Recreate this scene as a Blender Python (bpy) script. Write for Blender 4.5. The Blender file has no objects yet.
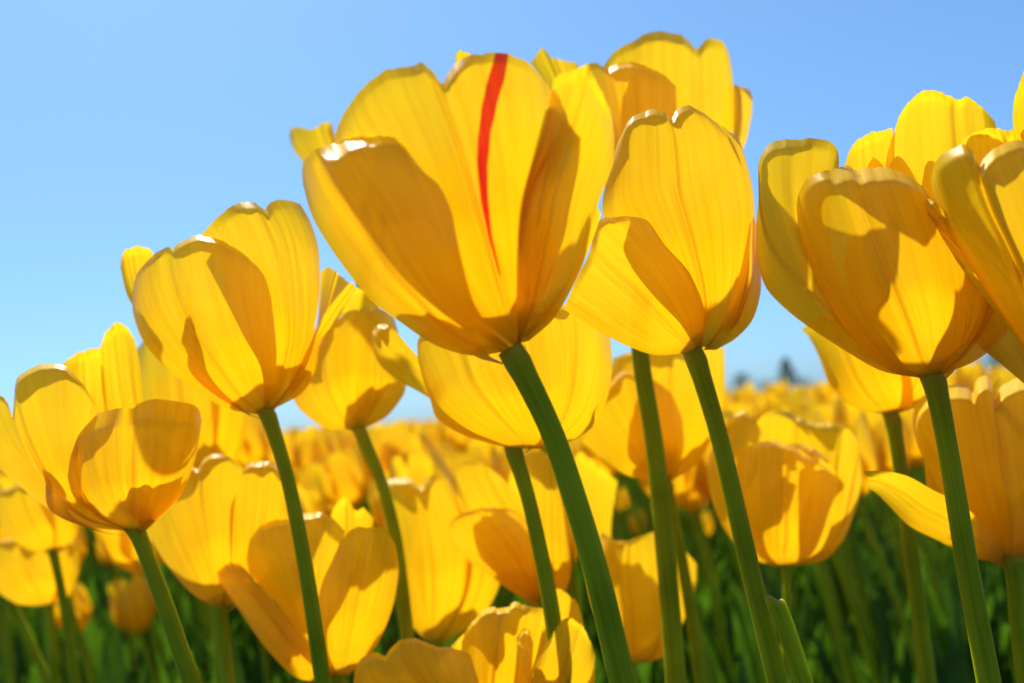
import bpy, math, random
import numpy as np
from mathutils import Vector, Matrix
rnd = random.Random(7)
C = bpy.context.scene.collection
scene = bpy.context.scene
# ------------------------------------------------------------------ camera
W, H, F = 1024, 683, 996.0
CAM_Z = 0.45
PITCH, ROLL = math.radians(4.05), math.radians(5.0)
cam_d = bpy.data.cameras.new('camera'); cam = bpy.data.objects.new('camera', cam_d); C.objects.link(cam)
cam_d.sensor_width = 36.0; cam_d.lens = 36.0 * F / W
cam_d.clip_start = 0.01; cam_d.clip_end = 5000
fwd = Vector((0, math.cos(PITCH), math.sin(PITCH)))
up0 = Vector((0, -math.sin(PITCH), math.cos(PITCH)))
rt0 = Vector((1, 0, 0))
RT = rt0 * math.cos(ROLL) - up0 * math.sin(ROLL)
UP = up0 * math.cos(ROLL) + rt0 * math.sin(ROLL)
loc = Vector((0, 0, CAM_Z))
cam.matrix_world = Matrix(((RT.x, UP.x, -fwd.x, loc.x), (RT.y, UP.y, -fwd.y, loc.y), (RT.z, UP.z, -fwd.z, loc.z), (0, 0, 0, 1)))
cam_d.dof.use_dof = True; cam_d.dof.focus_distance = 0.30; cam_d.dof.aperture_fstop = 9.5
cam_d.dof.aperture_blades = 0
scene.camera = cam
# ------------------------------------------------------------------ sky and sun
SUN_EL, SUN_AZ = math.radians(50), math.radians(-22)     # azimuth measured from +Y towards +X
world = bpy.data.worlds.new('World'); scene.world = world; world.use_nodes = True
wn = world.node_tree; bg = wn.nodes['Background']
sky = wn.nodes.new('ShaderNodeTexSky'); sky.sky_type = 'NISHITA'; sky.sun_disc = False
sky.sun_elevation = SUN_EL; sky.sun_rotation = SUN_AZ
sky.air_density = 0.8; sky.dust_density = 0.9; sky.ozone_density = 8; sky.altitude = 0
gm = wn.nodes.new('ShaderNodeGamma'); gm.inputs[1].default_value = .65; wn.links.new(sky.outputs[0], gm.inputs[0])
wb = wn.nodes.new('ShaderNodeVectorMath'); wb.operation = 'MULTIPLY'; wb.inputs[1].default_value = (.655, 1.0, 1.275); wn.links.new(gm.outputs[0], wb.inputs[0])   # camera's cool white balance
wn.links.new(wb.outputs[0], bg.inputs[0]); bg.inputs[1].default_value = 0.15
sun_d = bpy.data.lights.new('sun', 'SUN'); sun_d.energy = 5.0; sun_d.angle = math.radians(1.3); sun_d.color = (1, 0.95, 0.86)
sun = bpy.data.objects.new('sun', sun_d); C.objects.link(sun)
to_sun = Vector((math.sin(SUN_AZ) * math.cos(SUN_EL), math.cos(SUN_AZ) * math.cos(SUN_EL), math.sin(SUN_EL)))
sun.rotation_euler = to_sun.to_track_quat('Z', 'Y').to_euler()
vs = scene.view_settings; vs.view_transform = 'Standard'; vs.look = 'None'; vs.gamma = 1; vs.exposure = 0.68; vs.use_curve_mapping = False
scene.cycles.max_bounces = 10; scene.cycles.transmission_bounces = 8; scene.cycles.diffuse_bounces = 5

# ------------------------------------------------------------------ helpers
FW = np.array(fwd); RTn = np.array(RT); UPn = np.array(UP); LOC = np.array(loc)
def at(px, py, d):
    """world points for arrays of picture coordinates at distance d along the view"""
    px, py, d = np.asarray(px, float), np.asarray(py, float), np.asarray(d, float)
    return LOC + d[..., None] * (FW + RTn * ((px - W / 2) / F)[..., None] + UPn * ((H / 2 - py) / F)[..., None])
def tag(o, label=None, cat=None, group=None, kind=None):
    if label: o['label'] = label
    if cat: o['category'] = cat
    if group: o['group'] = group
    if kind: o['kind'] = kind
    return o
def empty(name, p):
    o = bpy.data.objects.new(name, None); C.objects.link(o); o.location = p; o.empty_display_size = 0.02; return o
def link(name, me, mats, parent=None, smooth=True):
    for m in mats: me.materials.append(m)
    o = bpy.data.objects.new(name, me); C.objects.link(o)
    if parent: o.parent = parent
    if smooth: me.polygons.foreach_set('use_smooth', [True] * len(me.polygons))
    return o
class MB:
    """collects vertices, faces, uvs and material slots for one mesh"""
    def __init__(s): s.v = []; s.f = []; s.uv = []; s.mi = []; s.n = 0
    def grid(s, P, mi=0, closed=False, uvs=None):
        nu, nv = P.shape[:2]; b = s.n
        s.v.append(P.reshape(-1, 3)); s.n += nu * nv
        i, j = np.meshgrid(np.arange(nu - 1), np.arange(nv if closed else nv - 1), indexing='ij')
        j2 = (j + 1) % nv
        q = np.stack([i * nv + j, i * nv + j2, (i + 1) * nv + j2, (i + 1) * nv + j], -1).reshape(-1, 4) + b
        s.f.append(q); s.mi.append(np.full(len(q), mi))
        if uvs is None:
            U, V = np.meshgrid(np.linspace(0, 1, nu), np.linspace(0, 1, nv), indexing='ij'); uvs = np.stack([V, U], -1)
        s.uv.append(uvs.reshape(-1, 2))
    def mesh(s, name):
        v = np.concatenate(s.v); f = np.concatenate(s.f); uv = np.concatenate(s.uv); mi = np.concatenate(s.mi)
        me = bpy.data.meshes.new(name); me.vertices.add(len(v)); me.vertices.foreach_set('co', v.astype(np.float32).ravel())
        me.loops.add(len(f) * 4); me.loops.foreach_set('vertex_index', f.astype(np.int32).ravel())
        me.polygons.add(len(f)); me.polygons.foreach_set('loop_start', np.arange(0, len(f) * 4, 4, dtype=np.int32))
        me.polygons.foreach_set('material_index', mi.astype(np.int32))
        l = me.uv_layers.new(name='UVMap'); l.data.foreach_set('uv', uv[f.ravel()].astype(np.float32).ravel())
        me.update(calc_edges=True); me.validate(); return me
def catmull(pts, n, per=14):
    """smooth open curve through pts resampled to n points by arc length"""
    p = np.asarray(pts, float); q = np.vstack([2 * p[0] - p[1], p, 2 * p[-1] - p[-2]])
    out = []
    for i in range(1, len(q) - 2):
        t = np.linspace(0, 1, per, endpoint=False)[:, None]
        a, b, c, d = q[i - 1], q[i], q[i + 1], q[i + 2]
        m1, m2 = (c - a) * .42, (d - b) * .42
        out.append((2 * t**3 - 3 * t**2 + 1) * b + (t**3 - 2 * t**2 + t) * m1 + (-2 * t**3 + 3 * t**2) * c + (t**3 - t**2) * m2)
    out.append(p[-1:]); P = np.vstack(out)
    s = np.concatenate([[0], np.cumsum(np.linalg.norm(np.diff(P, axis=0), axis=1))])
    x = np.linspace(0, s[-1], n)
    return np.stack([np.interp(x, s, P[:, k]) for k in range(P.shape[1])], -1)
def tube(P, r, k=12, flat=1.0):
    """ring grid along the world points P with radius r (array or number)"""
    P = np.asarray(P); n = len(P); r = np.broadcast_to(r, (n,))
    T = np.gradient(P, axis=0); T /= np.linalg.norm(T, axis=1)[:, None]
    ref = np.array([0.0, 1.0, 0.0]); A = np.cross(T, ref); A /= np.linalg.norm(A, axis=1)[:, None]; B = np.cross(T, A)
    a = np.linspace(0, 2 * np.pi, k, endpoint=False)
    return P[:, None] + r[:, None, None] * (np.cos(a)[None, :, None] * A[:, None] + flat * np.sin(a)[None, :, None] * B[:, None])

# ------------------------------------------------------------------ materials
def mat(name):
    m = bpy.data.materials.new(name); m.use_nodes = True; nt = m.node_tree
    for n in list(nt.nodes): nt.nodes.remove(n)
    return m, nt, nt.nodes.new, nt.links.new
def mixc(N, Lk, fac, a, b, blend='MIX'):
    x = N('ShaderNodeMix'); x.data_type = 'RGBA'; x.blend_type = blend
    for s, val in ((0, fac), (6, a), (7, b)):
        if isinstance(val, (int, float)): x.inputs[s].default_value = val
        elif isinstance(val, tuple): x.inputs[s].default_value = (*val, 1)
        else: Lk(val, x.inputs[s])
    return x.outputs[2]
def ramp(N, Lk, src, stops):
    r = N('ShaderNodeValToRGB'); e = r.color_ramp.elements
    while len(e) < len(stops): e.new(0.5)
    for k, (p, c) in enumerate(stops): e[k].position = p; e[k].color = (*c, 1) if isinstance(c, tuple) else (c, c, c, 1)
    Lk(src, r.inputs[0]); return r.outputs[0]
def petal_material(name, streak=False):
    m, nt, N, Lk = mat(name)
    uv = N('ShaderNodeUVMap'); sep = N('ShaderNodeSeparateXYZ'); Lk(uv.outputs[0], sep.inputs[0])
    oi = N('ShaderNodeObjectInfo')
    mp = N('ShaderNodeMapping'); mp.inputs['Scale'].default_value = (55, 2.2, 1); Lk(uv.outputs[0], mp.inputs[0])
    ad = N('ShaderNodeVectorMath'); ad.operation = 'ADD'; Lk(mp.outputs[0], ad.inputs[0])
    cx = N('ShaderNodeCombineXYZ'); mu = N('ShaderNodeMath'); mu.operation = 'MULTIPLY'; mu.inputs[1].default_value = 40; Lk(oi.outputs['Random'], mu.inputs[0]); Lk(mu.outputs[0], cx.inputs[2]); Lk(cx.outputs[0], ad.inputs[1])
    n1 = N('ShaderNodeTexNoise'); n1.inputs['Scale'].default_value = .55; n1.inputs['Detail'].default_value = 5; n1.inputs['Roughness'].default_value = .62; n1.inputs['Distortion'].default_value = .5; Lk(ad.outputs[0], n1.inputs['Vector'])
    n2 = N('ShaderNodeTexNoise'); n2.inputs['Scale'].default_value = 60; n2.inputs['Detail'].default_value = 3
    tc = N('ShaderNodeTexCoord'); Lk(tc.outputs['Object'], n2.inputs['Vector'])
    # yellow body, deeper towards the claw, olive base spot; fine lengthwise veins
    body = ramp(N, Lk, sep.outputs[1], [(0.0, (.34, .25, .02)), (.05, (.60, .38, .012)), (.14, (.94, .53, .006)), (.45, (.97, .61, .008)), (1.0, (.98, .70, .018))])
    vein = ramp(N, Lk, n1.outputs['Fac'], [(.34, (.90, .80, .6)), (.62, (1, 1, 1))])
    col = mixc(N, Lk, .8, body, vein, 'MULTIPLY')
    blot = ramp(N, Lk, n2.outputs['Fac'], [(.33, (.95, .91, .8)), (.6, (1, 1, 1))])
    col = mixc(N, Lk, .6, col, blot, 'MULTIPLY')
    # paired grooves of the midrib
    ab = N('ShaderNodeMath'); ab.operation = 'SUBTRACT'; ab.inputs[1].default_value = .5; Lk(sep.outputs[0], ab.inputs[0])
    a2 = N('ShaderNodeMath'); a2.operation = 'ABSOLUTE'; Lk(ab.outputs[0], a2.inputs[0])
    groove = ramp(N, Lk, a2.outputs[0], [(0, .15), (.006, .1), (.013, 1.0), (.02, .2), (.035, .45), (.06, 0.0)])
    gy = ramp(N, Lk, sep.outputs[1], [(.0, .3), (.2, 1.0), (.8, .6), (.97, .1)])
    gm_ = N('ShaderNodeMath'); gm_.operation = 'MULTIPLY'; Lk(groove, gm_.inputs[0]); Lk(gy, gm_.inputs[1])
    g2 = N('ShaderNodeMath'); g2.operation = 'MULTIPLY'; g2.inputs[1].default_value = .8; Lk(gm_.outputs[0], g2.inputs[0])
    col = mixc(N, Lk, g2.outputs[0], col, (.70, .33, .008))
    tint = ramp(N, Lk, oi.outputs['Random'], [(0, (1, .95, .8)), (1, (1, 1, 1))])
    col = mixc(N, Lk, .7, col, tint, 'MULTIPLY')
    if streak:
        at_ = N('ShaderNodeAttribute'); at_.attribute_name = 'red_stripe'
        ns = N('ShaderNodeMath'); ns.operation = 'MULTIPLY_ADD'; ns.inputs[1].default_value = .16; Lk(n1.outputs['Fac'], ns.inputs[0]); Lk(at_.outputs['Fac'], ns.inputs[2])
        fl = ramp(N, Lk, ns.outputs[0], [(.53, 1.0), (.64, 0.0)])
        red = mixc(N, Lk, n1.outputs['Fac'], (.42, .002, .006), (.95, .02, .004))
        col = mixc(N, Lk, fl, col, red)
    bm = N('ShaderNodeBump'); bm.inputs['Strength'].default_value = .2; bm.inputs['Distance'].default_value = .0006; Lk(n1.outputs['Fac'], bm.inputs['Height'])
    p = N('ShaderNodeBsdfPrincipled'); p.inputs['Roughness'].default_value = .40; p.inputs['Specular IOR Level'].default_value = .24
    Lk(col, p.inputs['Base Color']); Lk(bm.outputs[0], p.inputs['Normal'])
    t = N('ShaderNodeBsdfTranslucent'); Lk(mixc(N, Lk, 1.0, col, (1.0, .98, .7), 'MULTIPLY'), t.inputs[0]); Lk(bm.outputs[0], t.inputs['Normal'])
    ms = N('ShaderNodeMixShader'); ms.inputs[0].default_value = .50; Lk(p.outputs[0], ms.inputs[1]); Lk(t.outputs[0], ms.inputs[2])
    # a thin petal also lets a little light straight through
    tr = N('ShaderNodeBsdfTransparent'); tr.inputs[0].default_value = (1, .74, .03, 1)
    m2 = N('ShaderNodeMixShader'); m2.inputs[0].default_value = .075; Lk(ms.outputs[0], m2.inputs[1]); Lk(tr.outputs[0], m2.inputs[2])
    o = N('ShaderNodeOutputMaterial'); Lk(m2.outputs[0], o.inputs[0]); return m
def green_material(name, c0, c1, trans, rough, stretch=(26, 1.5, 1), sss=0):
    m, nt, N, Lk = mat(name)
    uv = N('ShaderNodeUVMap'); oi = N('ShaderNodeObjectInfo')
    mp = N('ShaderNodeMapping'); mp.inputs['Scale'].default_value = stretch; Lk(uv.outputs[0], mp.inputs[0])
    n1 = N('ShaderNodeTexNoise'); n1.inputs['Scale'].default_value = 1; n1.inputs['Detail'].default_value = 4; Lk(mp.outputs[0], n1.inputs['Vector'])
    tc = N('ShaderNodeTexCoord'); n2 = N('ShaderNodeTexNoise'); n2.inputs['Scale'].default_value = 35; Lk(tc.outputs['Object'], n2.inputs['Vector'])
    ad = N('ShaderNodeMath'); ad.operation = 'ADD'; Lk(n1.outputs['Fac'], ad.inputs[0]); Lk(n2.outputs['Fac'], ad.inputs[1])
    hf = N('ShaderNodeMath'); hf.operation = 'MULTIPLY'; hf.inputs[1].default_value = .5; Lk(ad.outputs[0], hf.inputs[0])
    col = ramp(N, Lk, hf.outputs[0], [(.35, c0), (.65, c1)])
    if sss:                                                       # yellower join under the bloom
        sp_ = N('ShaderNodeSeparateXYZ'); Lk(uv.outputs[0], sp_.inputs[0])
        col = mixc(N, Lk, ramp(N, Lk, sp_.outputs[1], [(.0, .8), (.045, .0)]), col, (.42, .34, .03))
    bm = N('ShaderNodeBump'); bm.inputs['Strength'].default_value = .25; bm.inputs['Distance'].default_value = .0006; Lk(n1.outputs['Fac'], bm.inputs['Height'])
    p = N('ShaderNodeBsdfPrincipled'); p.inputs['Roughness'].default_value = rough; p.inputs['Specular IOR Level'].default_value = .05 if sss else .12
    Lk(col, p.inputs['Base Color']); Lk(bm.outputs[0], p.inputs['Normal'])
    o = N('ShaderNodeOutputMaterial')
    if trans:
        t = N('ShaderNodeBsdfTranslucent'); Lk(mixc(N, Lk, 1.0, col, (1.6, 1.5, .6), 'MULTIPLY'), t.inputs[0])
        ms = N('ShaderNodeMixShader'); ms.inputs[0].default_value = trans; Lk(p.outputs[0], ms.inputs[1]); Lk(t.outputs[0], ms.inputs[2]); Lk(ms.outputs[0], o.inputs[0])
    else:
        p.inputs['Subsurface Weight'].default_value = sss; p.inputs['Subsurface Radius'].default_value = (.9, 1, .2); p.inputs['Subsurface Scale'].default_value = .006
        Lk(p.outputs[0], o.inputs[0])
    return m
M_PETAL = petal_material('yellow_petal'); M_FLAME = petal_material('yellow_petal_red_flame', True)
M_STEM = green_material('tulip_stem', (.16, .215, .004), (.31, .38, .012), 0, .6, (22, 2.5, 1), .55)
M_LEAF = green_material('tulip_leaf', (.024, .062, .006), (.062, .155, .014), .4, .33)
M_CUT = green_material('cut_pith', (.22, .30, .10), (.3, .36, .16), 0, .6)
M_TREE = green_material('tree_foliage', (.05, .085, .03), (.085, .125, .045), .3, .6)
M_BARK = green_material('bark', (.06, .045, .03), (.1, .075, .05), 0, .8)
m, nt, N, Lk = mat('soil'); M_SOIL = m
tc = N('ShaderNodeTexCoord'); n1 = N('ShaderNodeTexNoise'); n1.inputs['Scale'].default_value = 9; n1.inputs['Detail'].default_value = 8; Lk(tc.outputs['Object'], n1.inputs['Vector'])
p = N('ShaderNodeBsdfPrincipled'); p.inputs['Roughness'].default_value = .95
Lk(ramp(N, Lk, n1.outputs['Fac'], [(.35, (.03, .02, .012)), (.55, (.07, .05, .028)), (.7, (.05, .06, .02))]), p.inputs['Base Color'])
bm = N('ShaderNodeBump'); bm.inputs['Distance'].default_value = .02; Lk(n1.outputs['Fac'], bm.inputs['Height']); Lk(bm.outputs[0], p.inputs['Normal'])
o = N('ShaderNodeOutputMaterial'); Lk(p.outputs[0], o.inputs[0])

# ------------------------------------------------------------------ ground
g = MB(); xs = np.linspace(-1, 1, 81); xs = np.sign(xs) * np.abs(xs)**3 * 900
X, Y = np.meshgrid(xs, xs + 0, indexing='ij')
Z = 0.012 * np.sin(X * 7.1) * np.cos(Y * 6.3) * np.exp(-(X**2 + Y**2) / 900)
g.grid(np.stack([X, Y, Z], -1)); tag(link('ground', g.mesh('ground'), [M_SOIL]), kind='structure')

# ------------------------------------------------------------------ traced blooms of the foreground
CROPS = dict(V5=(270, 30, 2.008), c1=(560, 90, 2.439), c2=(520, 20, 4.27), c3=(744, 80, 2.203), c4=(864, 60, 2.277), c5=(0, 310, 2.97),
             c6=(110, 180, 2.732), c7=(350, 570, 3.94), c8=(130, 420, 3.415), v3=(200, 180, 2.627), v4=(200, 420, 2.6), v6=(380, 300, 2.627),
             v7=(400, 430, 2.7), w2=(560, 320, 2.627), w3=(680, 340, 3.348), w4=(820, 350, 3.348), w7=(0, 480, 3.365), w8=(270, 400, 3.415), px=(0, 0, 1))
def Zp(crop, pts):
    x0, y0, s = CROPS[crop]
    return [(x0 + x / s, y0 + y / s) for x, y in pts]
def radial(u, top):
    """how far the cup has opened at height u: 0 at the stem, 1 at the belly, top at the rim"""
    a = np.sin(np.pi / 2 * np.clip(u / .5, 0, 1))**.8
    return np.where(u < .5, a, 1 - (1 - top) * (np.clip(u - .5, 0, 1) / .5)**2)
def traced_petal(fl, spec, seed):
    """one petal: a patch spanned by its left rim, crown rim and right rim, bent round the cup and given its own depth"""
    nu, nv = spec.get('n', (48, 64))
    Lc, Tc, Rc = (catmull(Zp(fl['crop'], spec[k]), n) for k, n in (('L', nu), ('T', nv), ('R', nu)))
    tt = np.linspace(0, 1, nv); jr = random.Random(seed + 9); w_ = np.sin(np.pi * tt)**.5 * fl['R'] * .011
    Tc[:, 1] += w_ * (np.sin(23 * tt + jr.uniform(0, 6)) * .6 + np.sin(51 * tt + jr.uniform(0, 6)) * .4 + np.sin(97 * tt + jr.uniform(0, 6)) * .4 + np.sin(143 * tt + jr.uniform(0, 6)) * .25) * spec.get('rag', 1)
    Lc[-1] = Tc[0]; Rc[-1] = Tc[-1]
    u = np.linspace(0, 1, nu)[:, None]; ph = np.radians(spec['phi'])
    lin = np.linspace(0, 1, nv)
    phi = ph[0] + (ph[1] - ph[0]) * lin
    v = (np.sin(phi) - np.sin(ph[0])) / (np.sin(ph[1]) - np.sin(ph[0])); v = v[None, :]
    ur = 1 - (1 - u)**1.55 * (.75 + .25 * (1 - u)**.2); ur[0], ur[-1] = 0, 1
    Lc, Rc = (np.stack([np.interp(ur[:, 0], u[:, 0], q[:, k]) for k in (0, 1)], -1) for q in (Lc, Rc)); u = ur
    Bc = Lc[0] + (Rc[0] - Lc[0]) * v[0][:, None]
    Ti = np.stack([np.interp(v[0], lin, Tc[:, k]) for k in (0, 1)], -1)
    P = Lc[:, None] * (1 - v[..., None]) + Rc[:, None] * v[..., None] + Bc[None] * (1 - u[..., None]) + Ti[None] * u[..., None] \
        - ((1 - u) * (1 - v))[..., None] * Lc[0] - ((1 - u) * v)[..., None] * Rc[0] - (u * (1 - v))[..., None] * Lc[-1] - (u * v)[..., None] * Rc[-1]
    s = radial(u, spec.get('top', .93)); Rm = fl['R'] * fl['D'] / F
    front = np.cos(phi).mean() > 0
    dep = -np.cos(phi)[None, :] * spec.get('r', 1.0) * s + spec.get('dz', 0) * s
    lip = spec.get('lip', .1) * 2.6 * (1 if front else -1)      # the rim rolls in over the cup
    rr = random.Random(seed + 5); q0, q1 = rr.uniform(0, 6.28), rr.uniform(.955, .972)
    dep = dep + lip * np.clip((u - q1) / (1 - q1), 0, 1)**1.1 * np.exp(-((v - .5) / .27)**2) * (.85 + .3 * np.sin(5 * v + q0)) * (1 - .6 * np.exp(-((v - spec.get('mid', .5)) / .05)**2))
    if 'fold' in spec:                                            # a flap of the rim bent in, with a gap or only over part of the width
        win = np.ones_like(v)
        if 'gap' in spec: win = 1 - .95 * np.exp(-((v - spec['gap']) / .10)**2)
        if 'fw' in spec: win = np.clip((v - spec['fw']) / .15, 0, 1)
        dep = dep + spec['fold'] * win * np.clip((u - spec.get('fu', .86)) / (1 - spec.get('fu', .86)), 0, 1)**1.2
    vm = spec.get('mid', .5)
    dep = dep + (.04 if front else -.03) * spec.get('rib', 1) * (np.exp(-((v - vm) / .035)**2) - .8 * np.exp(-((v - vm) / .12)**2)) * np.clip(u * 4, 0, 1)
    rr = random.Random(seed); a, b, c, d = (rr.uniform(0, 6.28) for _ in range(4))
    dep = dep + spec.get('wob', .028) * s * (np.sin(5.5 * v + a + 2 * u) * np.sin(2.5 * u + b) + .45 * np.sin(14 * v + c) * np.clip(u - .35, 0, 1))
    for k in range(6):
        vc, am, wd, sl = rr.random(), rr.uniform(-.03, .03), rr.uniform(.012, .06), rr.uniform(-.12, .12)
        dep = dep + am * np.exp(-((v - vc - sl * (u - .5)) / wd)**2) * np.clip(np.sin(np.pi * np.clip((u - rr.uniform(0, .3)) / .8, 0, 1)), 0, 1)
    D = fl['D'] + Rm * dep + Rm * fl.get('tilt', 0) * u
    vu = np.where(v < vm, .5 * v / vm, .5 + .5 * (v - vm) / (1 - vm))
    return P, at(P[..., 0], P[..., 1], D), np.stack(np.broadcast_arrays(vu, u), -1)
def cup_petal(base, ax, ex, ey, Hh, R, phic, wphi, opening, seed, nu=14, nv=11, notch=.05):
    """free-standing petal of a cup: ax the flower's axis, ex / ey the two directions across it"""
    rr = random.Random(seed)
    t = np.linspace(0, 1, nu)[:, None]; v = np.linspace(-1, 1, nv)[None, :]
    a, b = rr.uniform(0, 6.28), rr.uniform(0, 6.28)
    crown = 1 - .26 * np.abs(v)**2.4 - notch * np.exp(-(v / .16)**2) + .018 * np.sin(9 * v + a)
    h = t * crown
    w = wphi * (.16 + .84 * np.sin(np.pi * np.clip(t * .62 + .05, 0, 1))) * (1 - .18 * np.clip(t - .7, 0, 1) / .3)
    phi = phic + v * w
    r = R * np.where(h < .45, .10 + .90 * np.sin(np.pi / 2 * np.clip(h / .45, 0, 1))**.8, 1 - (1 - opening) * ((h - .45) / .55)**1.7)
    r = r * (1 + .05 * np.sin(3 * v + a) * t - .05 * np.exp(-(v / .12)**2) * t + rr.uniform(-.04, .04)) - R * .06 * v**2 * t
    r = r + R * rr.uniform(-.05, .16) * np.clip((t - .86) / .14, 0, 1)**2
    z = Hh * (h - .05 * np.exp(-(h / .12)**2))
    P = base + ax * z[..., None] + (ex * np.sin(phi)[..., None] - ey * np.cos(phi)[..., None]) * r[..., None]
    return P, np.stack(np.broadcast_arrays(v * .5 + .5, t), -1)

FL = []
def flower(**k): FL.append(k)
P_ = lambda phi, L, T, R, **k: dict(phi=phi, L=L, T=T, R=R, **k)
flower(key='A', crop='V5', D=.262, R=155, base=(510, 352), top=(452, 75), hw=12.5, stem=[(509, 348), (520, 366), (555, 440), (593, 560), (623, 683)],
  label='largest tulip in front, a red flame stripe down its petal', auto=[(180, .80), (238, .74)], petals=[
  P_((-60, 50), [(488, 632), (400, 560), (300, 450), (200, 330), (140, 255), (128, 215)],
     [(128, 215), (150, 165), (195, 105), (240, 80), (285, 74), (303, 66), (325, 78), (347, 108), (360, 82), (385, 60), (430, 45), (475, 47), (520, 68), (560, 112)],
     [(500, 632), (520, 560), (540, 450), (560, 330), (572, 200), (560, 112)], r=.80, n=(96, 90), flame=1, lip=.03, mid=.5, rib=1.5, top=.90, label='petal with a red flame stripe'),
  P_((-88, 8), [(480, 644), (405, 654), (330, 632), (260, 585), (200, 540), (130, 450), (85, 375), (66, 310)],
     [(66, 310), (64, 280), (70, 260), (88, 243), (118, 232), (140, 218), (170, 208), (205, 203), (240, 206), (262, 222)],
     [(486, 640), (430, 592), (400, 520), (378, 430), (365, 365), (340, 312), (312, 288), (290, 262), (262, 222)], lip=.03, mid=.30, top=.95, fold=.5, fu=.94, fw=.30),
  P_((12, 86), [(498, 630), (495, 550), (496, 450), (503, 350), (530, 250), (556, 165), (566, 118)],
     [(566, 118), (572, 98), (590, 85), (615, 78), (640, 70), (650, 90), (668, 130), (685, 165), (692, 215)],
     [(520, 624), (570, 580), (605, 520), (630, 465), (640, 420), (662, 340), (688, 270), (692, 215)], lip=-.05, top=1.0, mid=.35),
  P_((22, 48), [(500, 560), (498, 430), (508, 340), (532, 240), (560, 135)], [(560, 135), (567, 116), (580, 138), (594, 188)], [(506, 560), (507, 440), (532, 335), (574, 270), (594, 188)], dz=-.12, lip=0, rib=.3, mid=.6),
  P_((95, 120), [(505, 615), (550, 565), (598, 500), (620, 430), (632, 350)], [(632, 350), (650, 345), (665, 370)], [(515, 618), (562, 572), (612, 505), (634, 455), (652, 410), (665, 370)], lip=0),
  P_((205, 160), [(480, 600), (400, 400), (370, 150), (372, 70)], [(372, 70), (374, 50), (384, 40), (400, 48), (420, 60), (470, 70)], [(500, 600), (520, 400), (500, 150), (470, 70)], lip=0, r=.85)])
flower(key='B', crop='c6', D=.375, R=92, base=(266, 411), top=(222, 215), hw=7.6, stem=[(262, 406), (268, 415), (288, 480), (306, 570), (323, 683)],
  label='clear yellow tulip against the sky, next left of the red striped one', auto=[(180, .82), (-40, .72, 13)], petals=[  # last auto petal: unseen, added to throw a shadow strip on the front
  P_((-82, 30), [(400, 640), (320, 625), (240, 580), (150, 510), (90, 440), (64, 370), (60, 310)],
     [(60, 310), (72, 262), (100, 222), (135, 192), (162, 182), (172, 192), (190, 172), (240, 150), (300, 165), (370, 205), (420, 260), (440, 320)],
     [(430, 630), (450, 560), (455, 480), (450, 400), (440, 320)], mid=.30, top=.95),
  P_((-25, 78), [(420, 630), (400, 450), (330, 300), (250, 150)], [(250, 150), (300, 95), (345, 66), (385, 58), (412, 74), (425, 82), (438, 60), (470, 53), (520, 65)],
     [(442, 625), (500, 560), (550, 440), (570, 330), (572, 200), (550, 120), (520, 65)], r=.80, lip=.05, mid=.58),
  P_((50, 90), [(435, 632), (490, 560), (545, 450), (590, 360), (650, 285)], [(650, 285), (664, 281), (672, 300)], [(448, 625), (520, 585), (562, 525), (575, 440), (615, 390), (672, 300)], dz=.3, lip=0, top=1.1),
  P_((130, 100), [(430, 624), (520, 530), (565, 400), (575, 250)], [(575, 250), (600, 238), (640, 270), (660, 285)], [(440, 621), (545, 520), (608, 380), (660, 285)], lip=0),
  P_((262, 238), [(400, 630), (200, 500), (60, 340), (28, 240)], [(28, 240), (35, 200), (65, 182), (100, 185), (118, 198)], [(410, 630), (250, 480), (130, 330), (118, 198)])])
flower(key='C', crop='c5', D=.37, R=108, base=(135, 529), top=(112, 385), hw=8.2, stem=[(130, 524), (138, 534), (165, 605), (180, 650), (192, 683)],
  label='wide open tulip at the left edge with a folded front petal rim', auto=[(-52, .66, 22), (42, .70, 26)], petals=[  # both auto petals unseen, added inside to shade the front petal's two sides
  P_((-62, 76), [(385, 655), (300, 622), (240, 565), (212, 500), (200, 430), (203, 372)],
     [(203, 372), (210, 350), (235, 332), (300, 303), (370, 290), (396, 293), (412, 277), (460, 265), (560, 277), (590, 295), (600, 330)],
     [(420, 650), (490, 605), (545, 535), (582, 435), (600, 330)], fold=.26, fu=.875, gap=.42, lip=0, top=1.0, mid=.48, rag=.3),
  P_((-86, 0), [(375, 656), (250, 642), (150, 595), (60, 525), (-30, 440), (-100, 330)],
     [(-100, 330), (-70, 290), (-20, 255), (15, 262), (36, 312), (42, 262), (50, 205), (100, 166), (180, 163), (240, 212), (290, 285)],
     [(390, 650), (300, 605), (245, 540), (245, 450), (270, 370), (290, 285)], dz=.28, mid=.40, rib=2, lip=.08),
  P_((235, 190), [(390, 640), (250, 450), (190, 300), (185, 160)], [(185, 160), (230, 128), (290, 112), (305, 125)], [(400, 640), (350, 450), (320, 290), (305, 125)]),
  P_((200, 150), [(395, 640), (340, 450), (305, 250), (298, 110)], [(298, 110), (315, 65), (345, 38), (370, 45), (400, 85)], [(410, 640), (450, 450), (425, 260), (415, 160), (400, 85)], r=.8, lip=.1)])
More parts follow.
